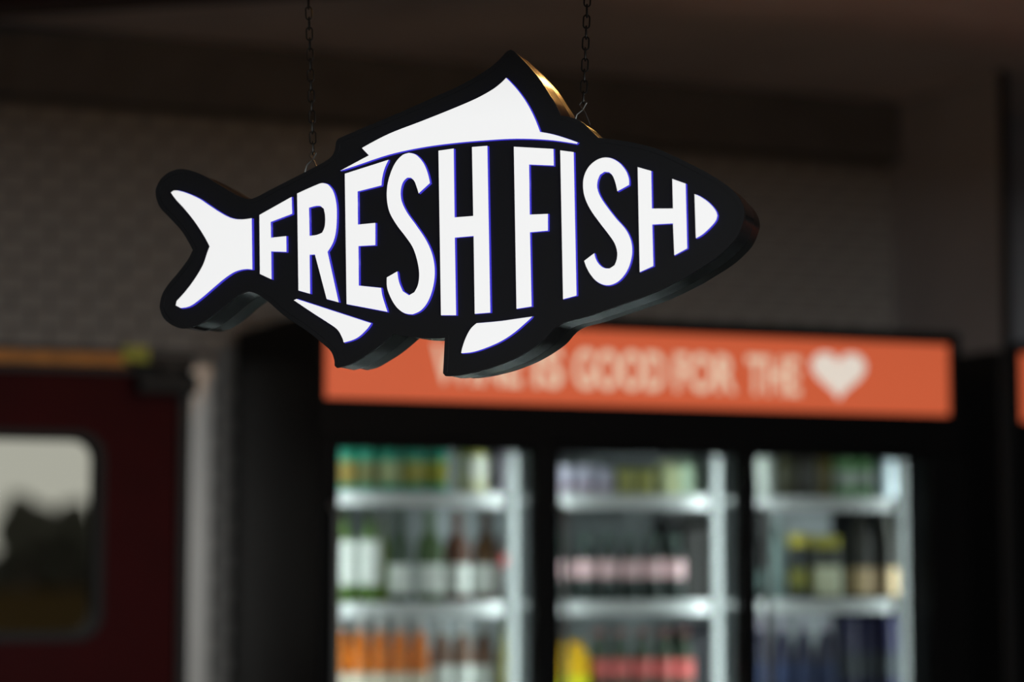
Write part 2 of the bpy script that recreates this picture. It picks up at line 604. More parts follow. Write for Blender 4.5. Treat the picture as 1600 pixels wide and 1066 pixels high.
LED_W = 5.3
fill_cooler(cooler, True)
obj('inner_plate', boxes((L(2.69), L(2.85), 0.095, 0.10, 1.742, 1.766)), mat('grey_inner_plate', (0.10, 0.12, 0.12), 0.5), cooler)
cooler2, _, _, _, _ = make_cooler(XP + 0.023 - CX0, 'second cooler with orange header, cut off by the right edge of the photo', 0.585, 0.004)
cooler2.location.y = 5.66
cooler2.location.x = XP + 0.023
fill_cooler(cooler2, False)

# ------------------------------------------------------------------ drinks
# bay, shelf, kind, x, width, height, body colour, cap colour, paper label (z0, z1, colour), look
PROD = [
    (1, 1, 'can', 2.012, 0.057, 0.138, [0.03, 0.42, 0.27], [0.5, 0.55, 0.5], [0.022, 0.078, [0.45, 0.33, 0.08]], 'teal drink can with yellow patch'),
    (1, 1, 'can', 2.07, 0.057, 0.139, [0.03, 0.42, 0.27], [0.5, 0.55, 0.5], [0.023, 0.079, [0.3, 0.3, 0.12]], 'teal drink can with yellow patch'),
    (1, 1, 'can', 2.131, 0.058, 0.141, [0.03, 0.42, 0.27], [0.5, 0.55, 0.5], [0.024, 0.08, [0.55, 0.6, 0.3]], 'teal drink can with yellow patch'),
    (1, 1, 'can', 2.193, 0.058, 0.142, [0.03, 0.42, 0.27], [0.5, 0.55, 0.5], [0.025, 0.081, [0.5, 0.45, 0.1]], 'teal drink can with yellow patch'),
    (1, 1, 'can', 2.255, 0.059, 0.143, [0.03, 0.42, 0.27], [0.5, 0.55, 0.5], [0.026, 0.082, [0.45, 0.45, 0.05]], 'teal drink can with yellow patch'),
    (1, 1, 'jar', 2.354, 0.081, 0.116, [0.75, 0.75, 0.45], [0.45, 0.45, 0.05], [0.035, 0.095, [0.8, 0.82, 0.7]], 'squat jar with yellow lid and pale label'),
    (1, 1, 'can', 2.428, 0.042, 0.137, [0.12, 0.11, 0.13], [0.2, 0.2, 0.2], None, 'slim dark grey drink can'),
    (1, 2, 'wine', 2.012, 0.06, 0.236, [0.1, 0.2, 0.03], [0.03, 0.05, 0.02], [0.045, 0.155, [0.85, 0.9, 0.85]], 'green wine bottle with tall white label'),
    (1, 2, 'wine', 2.077, 0.061, 0.236, [0.1, 0.2, 0.03], [0.03, 0.05, 0.02], [0.045, 0.156, [0.85, 0.9, 0.85]], 'green wine bottle with tall white label'),
    (1, 2, 'wine', 2.114, 0.027, 0.218, [0.15, 0.22, 0.02], [0.1, 0.12, 0.02], None, 'narrow olive green bottle without label'),
    (1, 2, 'wine', 2.157, 0.058, 0.237, [0.03, 0.06, 0.03], [0.03, 0.06, 0.03], [0.024, 0.097, [0.85, 0.9, 0.85]], 'dark green bottle with square white label'),
    (1, 2, 'wine', 2.238, 0.069, 0.235, [0.06, 0.12, 0.03], [0.06, 0.12, 0.03], [0.024, 0.097, [0.85, 0.9, 0.85]], 'dark green bottle with square white label'),
    (1, 2, 'wine', 2.312, 0.07, 0.232, [0.1, 0.03, 0.008], [0.1, 0.03, 0.008], [0.023, 0.097, [0.85, 0.9, 0.85]], 'brown bottle with square white label'),
    (1, 2, 'wine', 2.393, 0.07, 0.23, [0.12, 0.06, 0.02], [0.12, 0.06, 0.02], [0.023, 0.097, [0.85, 0.9, 0.85]], 'brown bottle with square white label'),
    (1, 2, 'beer', 2.441, 0.035, 0.178, [0.012, 0.012, 0.012], [0.02, 0.02, 0.02], [0.092, 0.12, [0.3, 0.05, 0.05]], 'small black bottle with red band'),
    (1, 3, 'soda', 2.002, 0.05, 0.24, [0.75, 0.2, 0.01], [0.6, 0.6, 0.58], [0.043, 0.103, [0.8, 0.75, 0.6]], 'orange soda bottle with silver cap'),
    (1, 3, 'soda', 2.054, 0.051, 0.24, [0.75, 0.2, 0.01], [0.6, 0.6, 0.58], [0.042, 0.102, [0.8, 0.75, 0.6]], 'orange soda bottle with silver cap'),
    (1, 3, 'soda', 2.106, 0.051, 0.239, [0.75, 0.2, 0.01], [0.6, 0.6, 0.58], [0.041, 0.101, [0.8, 0.75, 0.6]], 'orange soda bottle with silver cap'),
    (1, 3, 'soda', 2.159, 0.051, 0.239, [0.75, 0.2, 0.01], [0.6, 0.6, 0.58], [0.04, 0.1, [0.8, 0.75, 0.6]], 'orange soda bottle with silver cap'),
    (1, 3, 'soda', 2.212, 0.052, 0.238, [0.75, 0.2, 0.01], [0.6, 0.6, 0.58], [0.039, 0.099, [0.8, 0.75, 0.6]], 'orange soda bottle with silver cap'),
    (1, 3, 'soda', 2.271, 0.055, 0.232, [0.2, 0.11, 0.07], [0.55, 0.58, 0.57], [0.045, 0.117, [0.75, 0.8, 0.75]], 'brownish soda bottle with pale label'),
    (1, 3, 'soda', 2.326, 0.056, 0.231, [0.2, 0.11, 0.07], [0.55, 0.58, 0.57], [0.044, 0.116, [0.75, 0.8, 0.75]], 'brownish soda bottle with pale label'),
    (1, 3, 'soda', 2.386, 0.056, 0.231, [0.2, 0.11, 0.07], [0.55, 0.58, 0.57], [0.043, 0.115, [0.75, 0.8, 0.75]], 'brownish soda bottle with pale label'),
    (1, 3, 'wine', 2.441, 0.035, 0.224, [0.1, 0.09, 0.005], [0.05, 0.05, 0.01], None, 'slim olive bottle'),
    (2, 1, 'cup', 2.614, 0.053, 0.078, [0.62, 0.6, 0.75], [0.7, 0.7, 0.8], [0.019, 0.034, [0.55, 0.2, 0.18]], 'lilac lidded cup with red base band'),
    (2, 1, 'cup', 2.669, 0.053, 0.079, [0.62, 0.6, 0.75], [0.7, 0.7, 0.8], [0.019, 0.034, [0.55, 0.2, 0.18]], 'lilac lidded cup with red base band'),
    (2, 1, 'cup', 2.722, 0.053, 0.08, [0.62, 0.6, 0.75], [0.7, 0.7, 0.8], [0.02, 0.035, [0.55, 0.2, 0.18]], 'lilac lidded cup with red base band'),
    (2, 1, 'cup', 2.787, 0.054, 0.077, [0.5, 0.5, 0.12], [0.45, 0.45, 0.05], [0.031, 0.057, [0.55, 0.55, 0.35]], 'yellow lidded cup'),
    (2, 1, 'cup', 2.842, 0.054, 0.078, [0.5, 0.5, 0.12], [0.45, 0.45, 0.05], [0.032, 0.058, [0.55, 0.55, 0.35]], 'yellow lidded cup'),
    (2, 1, 'carton', 2.908, 0.049, 0.093, [0.6, 0.65, 0.35], [0.6, 0.65, 0.35], None, 'pale yellow drink carton'),
    (2, 1, 'carton', 2.966, 0.057, 0.101, [0.45, 0.6, 0.42], [0.45, 0.6, 0.42], None, 'pale green drink carton'),
    (2, 2, 'beer', 2.611, 0.058, 0.169, [0.02, 0.035, 0.03], [0.08, 0.14, 0.11], [0.061, 0.107, [0.8, 0.55, 0.57]], 'small dark bottle with pink label'),
    (2, 2, 'beer', 2.673, 0.058, 0.169, [0.02, 0.035, 0.03], [0.08, 0.14, 0.11], [0.061, 0.107, [0.8, 0.55, 0.57]], 'small dark bottle with pink label'),
    (2, 2, 'beer', 2.735, 0.059, 0.17, [0.02, 0.035, 0.03], [0.08, 0.14, 0.11], [0.061, 0.107, [0.8, 0.55, 0.57]], 'small dark bottle with pink label'),
    (2, 2, 'beer', 2.798, 0.059, 0.17, [0.02, 0.035, 0.03], [0.08, 0.14, 0.11], [0.06, 0.107, [0.8, 0.55, 0.57]], 'small dark bottle with pink label'),
    (2, 2, 'beer', 2.861, 0.06, 0.17, [0.02, 0.035, 0.03], [0.08, 0.14, 0.11], [0.06, 0.107, [0.8, 0.55, 0.57]], 'small dark bottle with pink label'),
    (2, 2, 'beer', 2.925, 0.06, 0.17, [0.02, 0.035, 0.03], [0.08, 0.14, 0.11], [0.06, 0.107, [0.8, 0.55, 0.57]], 'small dark bottle with pink label'),
    (2, 2, 'carton', 3.052, 0.106, 0.235, [0.006, 0.005, 0.004], [0.008, 0.008, 0.007], None, 'tall black box set back'),
    (2, 2, 'carton', 2.964, 0.056, 0.234, [0.012, 0.011, 0.012], [0.012, 0.012, 0.012], None, 'tall charcoal box set back'),
    (2, 3, 'carton', 2.618, 0.087, 0.17, [0.85, 0.5, 0.01], [0.85, 0.5, 0.01], [0.014, 0.087, [0.85, 0.85, 0.02]], 'orange and yellow juice carton'),
    (2, 3, 'beer', 2.709, 0.057, 0.201, [0.03, 0.06, 0.03], [0.25, 0.06, 0.06], [0.077, 0.126, [0.7, 0.16, 0.15]], 'dark green bottle with red label'),
    (2, 3, 'beer', 2.77, 0.057, 0.201, [0.03, 0.06, 0.03], [0.25, 0.06, 0.06], [0.076, 0.125, [0.7, 0.16, 0.15]], 'dark green bottle with red label'),
    (2, 3, 'beer', 2.831, 0.058, 0.2, [0.03, 0.06, 0.03], [0.25, 0.06, 0.06], [0.075, 0.124, [0.7, 0.16, 0.15]], 'dark green bottle with red label'),
    (2, 3, 'beer', 2.893, 0.058, 0.199, [0.03, 0.06, 0.03], [0.25, 0.06, 0.06], [0.074, 0.123, [0.7, 0.16, 0.15]], 'dark green bottle with red label'),
    (2, 3, 'beer', 2.953, 0.059, 0.199, [0.03, 0.06, 0.03], [0.25, 0.06, 0.06], [0.072, 0.122, [0.7, 0.16, 0.15]], 'dark green bottle with red label'),
    (2, 3, 'carton', 3.047, 0.106, 0.218, [0.006, 0.006, 0.01], [0.006, 0.006, 0.01], None, 'tall blue-black box set back'),
    (3, 1, 'can', 3.193, 0.062, 0.111, [0.75, 0.82, 0.75], [0.6, 0.65, 0.6], None, 'white drink can'),
    (3, 1, 'can', 3.264, 0.055, 0.116, [0.07, 0.07, 0.03], [0.1, 0.1, 0.06], None, 'dark olive drink can'),
    (3, 1, 'can', 3.323, 0.055, 0.114, [0.06, 0.055, 0.04], [0.2, 0.18, 0.1], None, 'blackish brown drink can'),
    (3, 1, 'can', 3.38, 0.044, 0.128, [0.16, 0.12, 0.01], [0.2, 0.16, 0.02], None, 'slim amber drink can'),
    (3, 1, 'jar', 3.44, 0.062, 0.135, [0.2, 0.42, 0.18], [0.06, 0.3, 0.05], [0.036, 0.074, [0.5, 0.55, 0.5]], 'green lidded jar with grey label'),
    (3, 1, 'jar', 3.507, 0.063, 0.136, [0.2, 0.42, 0.18], [0.06, 0.3, 0.05], [0.037, 0.075, [0.5, 0.55, 0.5]], 'green lidded jar with grey label'),
    (3, 1, 'can', 3.58, 0.057, 0.115, [0.6, 0.7, 0.75], [0.6, 0.7, 0.75], None, 'pale blue drink can'),
    (3, 2, 'wine', 3.178, 0.051, 0.223, [0.008, 0.01, 0.01], [0.01, 0.01, 0.01], [0.024, 0.08, [0.08, 0.13, 0.12]], 'black bottle with dim teal label'),
    (3, 2, 'wine', 3.234, 0.051, 0.237, [0.15, 0.22, 0.21], [0.3, 0.36, 0.36], None, 'clear grey bottle without label'),
    (3, 2, 'jar', 3.305, 0.067, 0.176, [0.012, 0.02, 0.02], [0.55, 0.48, 0.03], [0.032, 0.083, [0.2, 0.2, 0.03]], 'dark jar with yellow lid and olive label'),
    (3, 2, 'jar', 3.386, 0.084, 0.172, [0.05, 0.06, 0.05], [0.45, 0.42, 0.03], [0.014, 0.09, [0.75, 0.78, 0.55]], 'broad dark jar with yellow lid and cream label'),
    (3, 2, 'soda', 3.499, 0.069, 0.256, [0.015, 0.015, 0.01], [0.02, 0.02, 0.015], [0.014, 0.086, [0.6, 0.45, 0.26]], 'black bottle with tan label'),
    (3, 2, 'soda', 3.574, 0.069, 0.257, [0.015, 0.015, 0.01], [0.02, 0.02, 0.015], [0.013, 0.086, [0.6, 0.45, 0.26]], 'black bottle with tan label'),
    (3, 3, 'soda', 3.189, 0.058, 0.227, [0.008, 0.009, 0.04], [0.35, 0.33, 0.4], [0.043, 0.11, [0.02, 0.035, 0.1]], 'dark blue bottle with silver cap'),
    (3, 3, 'soda', 3.25, 0.059, 0.226, [0.008, 0.009, 0.04], [0.35, 0.33, 0.4], [0.042, 0.109, [0.02, 0.035, 0.1]], 'dark blue bottle with silver cap'),
    (3, 3, 'soda', 3.315, 0.059, 0.225, [0.008, 0.009, 0.04], [0.35, 0.33, 0.4], [0.04, 0.108, [0.02, 0.035, 0.1]], 'dark blue bottle with silver cap'),
    (3, 3, 'soda', 3.382, 0.06, 0.225, [0.008, 0.009, 0.04], [0.35, 0.33, 0.4], [0.039, 0.107, [0.02, 0.035, 0.1]], 'dark blue bottle with silver cap'),
    (3, 3, 'can', 3.45, 0.06, 0.228, [0.008, 0.008, 0.05], [0.01, 0.01, 0.1], [0.063, 0.132, [0.04, 0.05, 0.06]], 'tall navy drink can'),
    (3, 3, 'can', 3.513, 0.061, 0.227, [0.008, 0.008, 0.05], [0.01, 0.01, 0.1], [0.062, 0.131, [0.04, 0.05, 0.06]], 'tall navy drink can'),
    (3, 3, 'can', 3.578, 0.061, 0.227, [0.008, 0.008, 0.05], [0.01, 0.01, 0.1], [0.061, 0.13, [0.04, 0.05, 0.06]], 'tall navy drink can')]
NAMES = {'can': 'drink_can', 'wine': 'glass_bottle', 'beer': 'small_bottle', 'soda': 'soda_bottle', 'jar': 'jar',
         'cup': 'lidded_cup', 'carton': 'drink_carton'}
CATS = {'can': 'can', 'wine': 'bottle', 'beer': 'bottle', 'soda': 'bottle', 'jar': 'jar', 'cup': 'cup', 'carton': 'carton'}
BAYN = {1: 'left', 2: 'middle', 3: 'right'}
ROWN = {1: 'top', 2: 'second', 3: 'third'}
ORD = ['first', 'second', 'third', 'fourth', 'fifth', 'sixth', 'seventh']


def pm(kind, c, rough):
    return mat('%s_%d_%d_%d' % (kind, c[0] * 1000, c[1] * 1000, c[2] * 1000), c, rough, noise=0.08, nscale=25)


counts = {}
for p in PROD:
    counts[(p[0], p[1], p[9])] = counts.get((p[0], p[1], p[9]), 0) + 1
seen = {}
YP = YF + 0.15
for bay, row, kind, x, w, h, c, cap, lab, desc in PROD:
    key = (bay, row, desc)
    k = seen.get(key, 0)
    seen[key] = k + 1
    zb = SHELF_Z[row - 1]
    t = empty(NAMES[kind], (x, YP + (0.12 if 'set back' in desc else 0.0), zb + 0.0006))
    place = 'on %s bay %s shelf' % (BAYN[bay], ROWN[row])
    if counts[key] > 1:
        label = '%s %s, %s from left' % (desc, place, ORD[k])
        tag(t, label, CATS[kind], desc + 's ' + place)
    else:
        tag(t, '%s %s' % (desc, place), CATS[kind])
    r = w / 2 * 0.97
    mb, mc = pm('glaze' if kind in ('can', 'cup', 'jar', 'carton') else 'bottle', c, 0.35 if kind != 'carton' else 0.6), pm('cap', cap, 0.45)
    if kind == 'can':
        prof = [(0, 0.002), (r * 0.75, 0), (r, 0.010), (r, h - 0.016), (r * 0.86, h - 0.004), (r * 0.86, h - 0.003)]
        top = [(r * 0.86, h - 0.004), (r * 0.88, h), (r * 0.80, h), (r * 0.78, h - 0.004), (0, h - 0.004)]
        capn = 'lid'
    elif kind == 'jar':
        prof = [(0, 0), (r * 0.9, 0), (r, 0.008), (r, h * 0.74), (r * 0.86, h * 0.84), (r * 0.86, h * 0.88)]
        top = [(r * 0.86, h * 0.82), (r * 0.95, h * 0.82), (r * 0.95, h - 0.003), (r * 0.90, h), (0, h)]
        capn = 'lid'
    elif kind == 'cup':
        prof = [(0, 0), (r * 0.82, 0), (r * 0.86, 0.004), (r * 0.98, h * 0.86), (r * 0.98, h * 0.9)]
        top = [(r * 0.98, h * 0.87), (r, h * 0.87), (r, h * 0.94), (r * 0.9, h), (0, h)]
        capn = 'lid'
    elif kind == 'wine':
        prof = [(0, 0.006), (r * 0.8, 0), (r, 0.01), (r, h * 0.58), (r * 0.9, h * 0.65), (r * 0.5, h * 0.73), (r * 0.36, h * 0.79), (r * 0.33, h * 0.95), (r * 0.3, h * 0.96)]
        top = [(r * 0.36, h * 0.85), (r * 0.38, h * 0.86), (r * 0.38, h), (0, h)]
        capn = 'capsule'
    elif kind == 'beer':
        prof = [(0, 0.004), (r * 0.85, 0), (r, 0.008), (r, h * 0.62), (r * 0.8, h * 0.72), (r * 0.48, h * 0.82), (r * 0.42, h * 0.95)]
        top = [(r * 0.45, h * 0.93), (r * 0.55, h * 0.93), (r * 0.55, h * 0.985), (r * 0.4, h), (0, h)]
        capn = 'crown_cap'
    elif kind == 'soda':
        prof = [(0, 0.006), (r * 0.7, 0), (r * 0.97, 0.012), (r, h * 0.3), (r * 0.93, h * 0.42), (r, h * 0.56), (r * 0.86, h * 0.7), (r * 0.5, h * 0.83), (r * 0.42, h * 0.92)]
        top = [(r * 0.42, h * 0.85), (r * 0.52, h * 0.85), (r * 0.52, h * 0.99), (r * 0.46, h), (0, h)]
        capn = 'screw_cap'
    if kind == 'carton':
        bm = bmesh.new()
        box(bm, -r, r, -r, r, 0, h * 0.8)
        v = [bm.verts.new(q) for q in ((-r, -r, h * 0.8), (r, -r, h * 0.8), (r, r, h * 0.8), (-r, r, h * 0.8), (-r, 0, h * 0.93), (r, 0, h * 0.93))]
        for f in ((0, 1, 5, 4), (2, 3, 4, 5), (0, 4, 3), (1, 2, 5)):
            bm.faces.new([v[q] for q in f])
        obj('box', bm, mb, t)
        obj('gable_seam', boxes((-r, r, -0.003, 0.003, h * 0.9, h)), mc, t)
        if lab:
            z1 = min(lab[1], h * 0.5)
            obj('label', boxes((-r - 0.001, r + 0.001, -r - 0.001, r + 0.001, 0.002, z1)), pm('paper', lab[2], 0.7), t)
    else:
        obj('body', lathe(prof), mb, t, smooth=True)
        obj(capn, lathe(top), mc, t, smooth=True)
        if lab:
            z0, z1 = max(0.006, lab[0]), lab[1]
            rl = r + 0.0008
            if kind == 'cup':
                rl = r * 0.90
            obj('label', lathe([(rl - 0.002, z0), (rl, z0), (rl, z1), (rl - 0.002, z1)]), pm('paper', lab[2], 0.7), t, smooth=True)

# ------------------------------------------------------------------ the fish sign
m_face = mat('sign_face_satin_black', (0.010, 0.0105, 0.012), 0.36)
m_side = mat('sign_side_gloss_black', (0.014, 0.014, 0.015), 0.19)
m_glow = mat('lit_white_acrylic', (0.5, 0.5, 0.5), 0.6, emit=(1.0, 1.0, 1.0), strength=0.73, spec=0.1)
m_rim = mat('blue_fringe', (0.02, 0.02, 0.25), 0.3, emit=(0.045, 0.035, 0.55), strength=0.9)  # blue colour fringe, built as an emissive rim on letters and fins
OUT = [[166.7, 82.7], [200.8, 76.3], [234.6, 66.4], [269.5, 49.2], [293.8, 35.5], [315.7, 20.6], [326.6, 10.0], [333.1, -1.1], [335.2, -12.7], [332.9, -22.7], [326.2, -36.7], [315.2, -48.5], [300.4, -60.1], [282.0, -70.9], [263.4, -81.0], [226.2, -96.9], [188.7, -108.6], [150.8, -119.7], [118.1, -128.2], [98.9, -145.9], [70.4, -162.6], [41.0, -173.6], [12.1, -180.2], [-7.5, -182.7], [-17.7, -182.8], [-20.1, -180.1], [-19.7, -175.0], [-17.8, -138.7], [-47.1, -137.8], [-67.0, -134.9], [-83.0, -131.5], [-107.0, -149.5], [-127.1, -160.9], [-139.2, -166.6], [-153.8, -169.6], [-155.8, -167.6], [-156.3, -160.9], [-160.4, -150.9], [-170.3, -141.6], [-190.9, -125.8], [-221.6, -105.9], [-242.5, -88.4], [-257.6, -78.6], [-267.6, -75.2], [-278.5, -77.5], [-292.7, -85.8], [-309.4, -98.3], [-326.2, -109.3], [-341.3, -115.0], [-355.8, -116.8], [-368.6, -112.6], [-379.9, -103.7], [-385.2, -91.1], [-382.0, -76.5], [-373.6, -64.3], [-361.0, -50.9], [-348.4, -35.8], [-341.7, -23.7], [-347.0, -14.2], [-357.4, 1.1], [-373.1, 17.4], [-386.2, 30.5], [-391.5, 41.7], [-392.5, 51.9], [-386.6, 63.4], [-375.6, 71.4], [-361.0, 74.6], [-345.5, 71.4], [-328.4, 64.3], [-311.3, 54.1], [-294.2, 43.9], [-281.5, 37.1], [-268.8, 33.3], [-257.9, 35.9], [-243.8, 42.1], [-213.1, 55.2], [-185.9, 66.8], [-172.0, 73.0], [-162.1, 79.3], [-157.3, 87.5], [-155.7, 96.6], [-153.3, 100.3], [-120.7, 111.4], [-80.2, 125.0], [-28.1, 143.8], [1.3, 154.7], [31.3, 169.4], [47.0, 180.4], [56.4, 189.5], [61.1, 191.8], [65.8, 188.9], [79.8, 174.4], [93.8, 157.7], [105.4, 139.8], [113.9, 126.6], [120.8, 111.3], [132.4, 108.4], [145.4, 103.2], [156.8, 92.1]]
GLOW = {"tail_panel": [[-370.9, 46.9], [-367.5, 49.1], [-361.5, 48.8], [-349.5, 45.1], [-332.3, 37.2], [-322.0, 30.5], [-306.6, 20.5], [-292.2, 12.8], [-279.5, 9.9], [-263.5, 10.7], [-262.0, -50.9], [-272.1, -50.1], [-284.7, -52.7], [-297.2, -59.5], [-312.3, -70.5], [-329.0, -83.0], [-343.4, -91.8], [-356.1, -93.7], [-362.5, -90.3], [-361.3, -85.0], [-350.4, -74.5], [-337.8, -59.5], [-327.0, -42.9], [-321.3, -27.7], [-318.4, -20.8], [-325.8, -8.1], [-338.8, 10.3], [-353.5, 27.4], [-363.9, 38.0]], "dorsal_fin_panel": [[-149.7, 61.8], [-113.2, 78.2], [-122.2, 87.4], [-88.2, 102.3], [-48.0, 114.7], [-8.2, 127.4], [21.1, 137.7], [40.7, 146.9], [50.9, 153.8], [57.2, 159.4], [70.5, 145.0], [82.2, 128.6], [91.5, 110.9], [98.4, 93.7], [113.1, 90.2], [128.5, 84.9], [143.8, 78.8], [142.2, 77.5], [109.2, 83.8], [70.5, 87.5], [31.4, 87.8], [-8.1, 86.7], [-47.9, 83.7], [-88.1, 77.6], [-128.5, 67.2]], "belly_fin_panel": [[-207.7, -89.6], [-204.4, -88.2], [-109.2, -120.1], [-115.2, -127.5], [-127.3, -136.9], [-143.8, -141.6], [-145.5, -136.3], [-151.7, -126.3], [-164.0, -117.6], [-184.5, -104.8]], "pelvic_fin_panel": [[88.9, -118.8], [79.7, -126.6], [66.5, -136.8], [51.0, -145.9], [31.6, -153.4], [16.0, -157.4], [2.7, -158.2], [3.8, -152.6], [8.1, -140.9], [14.0, -130.7], [21.4, -124.3], [51.0, -122.7], [70.4, -120.7]], "snout_panel": [[280.3, 12.7], [287.7, 9.0], [297.2, 1.7], [304.3, -6.9], [306.3, -12.8], [304.2, -18.8], [297.0, -26.6], [288.9, -33.3], [281.5, -37.2]]}
LETTERS = [
    ('F of FRESH', [[[-253.5, 14.1], [-211.8, 33.8], [-210.9, 13.6], [-238.7, 5.1], [-238.0, -13.9], [-218.3, -12.8], [-217.9, -31.6], [-237.7, -30.2], [-236.9, -63.7], [-252.0, -56.6]]]),
    ('R of FRESH', [[[-204.7, 37.5], [-179.2, 46.8], [-172.6, 48.3], [-165.2, 46.4], [-158.6, 38.2], [-154.5, 24.5], [-153.5, 9.4], [-154.6, -10.0], [-158.2, -23.1], [-165.1, -33.8], [-150.5, -94.1], [-165.8, -89.6], [-181.2, -36.2], [-188.0, -36.3], [-187.0, -82.7], [-202.0, -78.2]], [[-189.3, 19.8], [-180.6, 21.5], [-174.8, 21.3], [-170.3, 17.8], [-168.5, 8.6], [-168.9, -3.3], [-172.1, -10.7], [-178.7, -13.0], [-188.2, -13.8]]]),
    ('E of FRESH', [[[-143.7, 58.0], [-88.3, 71.6], [-93.3, 61.6], [-96.3, 50.4], [-97.1, 41.8], [-127.3, 36.1], [-126.6, -3.2], [-104.6, -2.2], [-104.5, -28.4], [-125.8, -28.6], [-125.1, -75.3], [-96.9, -79.1], [-95.0, -89.4], [-88.8, -107.3], [-140.4, -96.5]]]),
    ('S of FRESH', [[[-36.4, 41.5], [-50.5, 30.0], [-52.7, 36.9], [-56.0, 44.8], [-60.3, 49.0], [-64.8, 49.2], [-69.6, 44.9], [-72.3, 37.9], [-72.9, 29.7], [-71.1, 20.3], [-64.6, 7.7], [-53.6, -7.1], [-40.6, -26.1], [-32.9, -43.7], [-30.1, -62.2], [-32.2, -80.4], [-38.1, -96.3], [-46.7, -106.7], [-57.5, -111.3], [-68.4, -109.2], [-78.4, -101.1], [-86.0, -88.6], [-89.5, -78.3], [-89.8, -67.0], [-76.7, -60.4], [-74.6, -72.7], [-69.6, -84.1], [-62.0, -89.0], [-55.5, -85.7], [-50.8, -76.6], [-49.5, -63.4], [-52.4, -47.1], [-57.9, -32.5], [-66.7, -19.9], [-77.6, -6.0], [-86.4, 8.7], [-90.0, 23.3], [-90.0, 38.8], [-86.7, 53.0], [-80.1, 67.1], [-71.4, 75.9], [-62.7, 78.4], [-54.0, 75.5], [-45.2, 66.2], [-39.8, 54.7]]]),
    ('H of FRESH', [[[-26.0, 78.9], [-7.1, 80.4], [-5.8, -0.3], [17.1, 0.3], [15.4, 80.9], [34.3, 81.3], [38.1, -112.5], [19.1, -113.3], [17.6, -23.0], [-5.5, -23.9], [-3.7, -114.2], [-22.3, -113.6]]]),
    ('F of FISH', [[[66.6, 78.4], [114.5, 73.1], [114.9, 53.9], [85.1, 56.7], [85.9, -1.4], [107.7, -1.5], [107.7, -20.8], [86.1, -21.8], [88.0, -107.1], [69.8, -109.3]]]),
    ('I of FISH', [[[122.6, 71.0], [138.7, 68.1], [141.7, -96.6], [125.7, -100.2]]]),
    ('S of FISH', [[[204.2, 27.0], [190.4, 20.4], [188.0, 30.8], [184.7, 38.8], [180.7, 42.7], [175.3, 43.6], [170.0, 40.4], [167.1, 33.3], [166.7, 25.5], [170.0, 15.8], [177.3, 4.4], [188.6, -10.4], [199.9, -23.5], [205.5, -34.7], [207.5, -45.8], [206.2, -58.3], [201.4, -70.6], [193.2, -80.6], [184.2, -85.4], [175.2, -85.8], [165.5, -81.1], [158.2, -72.9], [153.3, -64.1], [150.9, -57.3], [162.9, -49.1], [164.7, -55.8], [168.8, -62.3], [174.5, -66.5], [181.1, -67.2], [186.8, -63.8], [189.6, -56.1], [189.7, -47.5], [186.9, -38.7], [180.4, -28.9], [169.8, -15.0], [159.3, -0.3], [152.8, 12.7], [150.0, 24.7], [150.5, 37.4], [155.2, 48.3], [163.6, 56.1], [173.5, 59.7], [183.2, 58.5], [193.0, 52.6], [200.3, 43.6], [203.8, 34.7]]]),
    ('H of FISH', [[[214.4, 46.7], [230.2, 41.5], [230.8, -1.3], [255.3, -2.4], [254.7, 31.2], [270.1, 25.0], [271.4, -48.2], [256.5, -55.4], [255.2, -19.2], [231.1, -19.4], [232.1, -66.4], [216.2, -72.8]]])]
sign = empty('hanging_sign', (1.0522, 2.5686, 1.8987), -0.74002)
tag(sign, 'black fish-shaped lightbox sign with glowing white FRESH FISH lettering, hung on chains', 'sign')
mm = 0.001
outline = [p * mm for p in smooth_loop(OUT)]
DF, DS = 0.050, 0.092
m_back = mat('sign_back_black', (0.010, 0.010, 0.010), 0.30)


def shrink(lp, d):
    n = len(lp)
    area = sum(lp[i].x * lp[(i + 1) % n].y - lp[(i + 1) % n].x * lp[i].y for i in range(n))
    s = 1 if area > 0 else -1
    res = []
    for i in range(n):
        t = (lp[(i + 1) % n] - lp[i - 1]).normalized()
        res.append(lp[i] + Vector((-t.y, t.x)) * d * s)
    return res


o = obj('sign_face', plate([outline], 0.0, DF), [m_face, m_side], sign, smooth=True)
for p in o.data.polygons:
    if abs(p.normal.y) < 0.5:
        p.material_index = 1
o = obj('sign_back', plate([shrink(outline, 0.003)], DF, DS), m_back, sign, smooth=True)
o = obj('trim_lip', plate([shrink(outline, -0.0012), shrink(outline, 0.004)], -0.0008, 0.0035), m_face, sign, smooth=True)


def glowing(name, loops):
    o = obj(name, plate([[q * mm for q in smooth_loop(lp)] for lp in loops], -0.0050, 0.002), [m_glow, m_rim], sign)
    for p in o.data.polygons:
        if abs(p.normal.y) < 0.5:
            p.material_index = 1
    wide = []
    for i, lp in enumerate(loops):
        wide.append(shrink([q * mm for q in smooth_loop(lp)], -0.0006 if i == 0 else 0.0006))
    obj('blue_rim', plate(wide, -0.0012, 0.0015), m_rim, o)
    return o


for name, lp in GLOW.items():
    o = glowing(name, [lp])
    o['label'] = 'glowing white ' + name.replace('_', ' ')
for name, loops in LETTERS:
    o = glowing('letter', loops)
    o['label'] = 'glowing white letter ' + name

# chains up to the ceiling
m_chain = mat('dark_chain_steel', (0.05, 0.048, 0.045), 0.35, 0.9)
m_wire = mat('bright_wire', (0.25, 0.25, 0.24), 0.35, 1.0)
PITCH_, WR = 0.0128, 0.0010


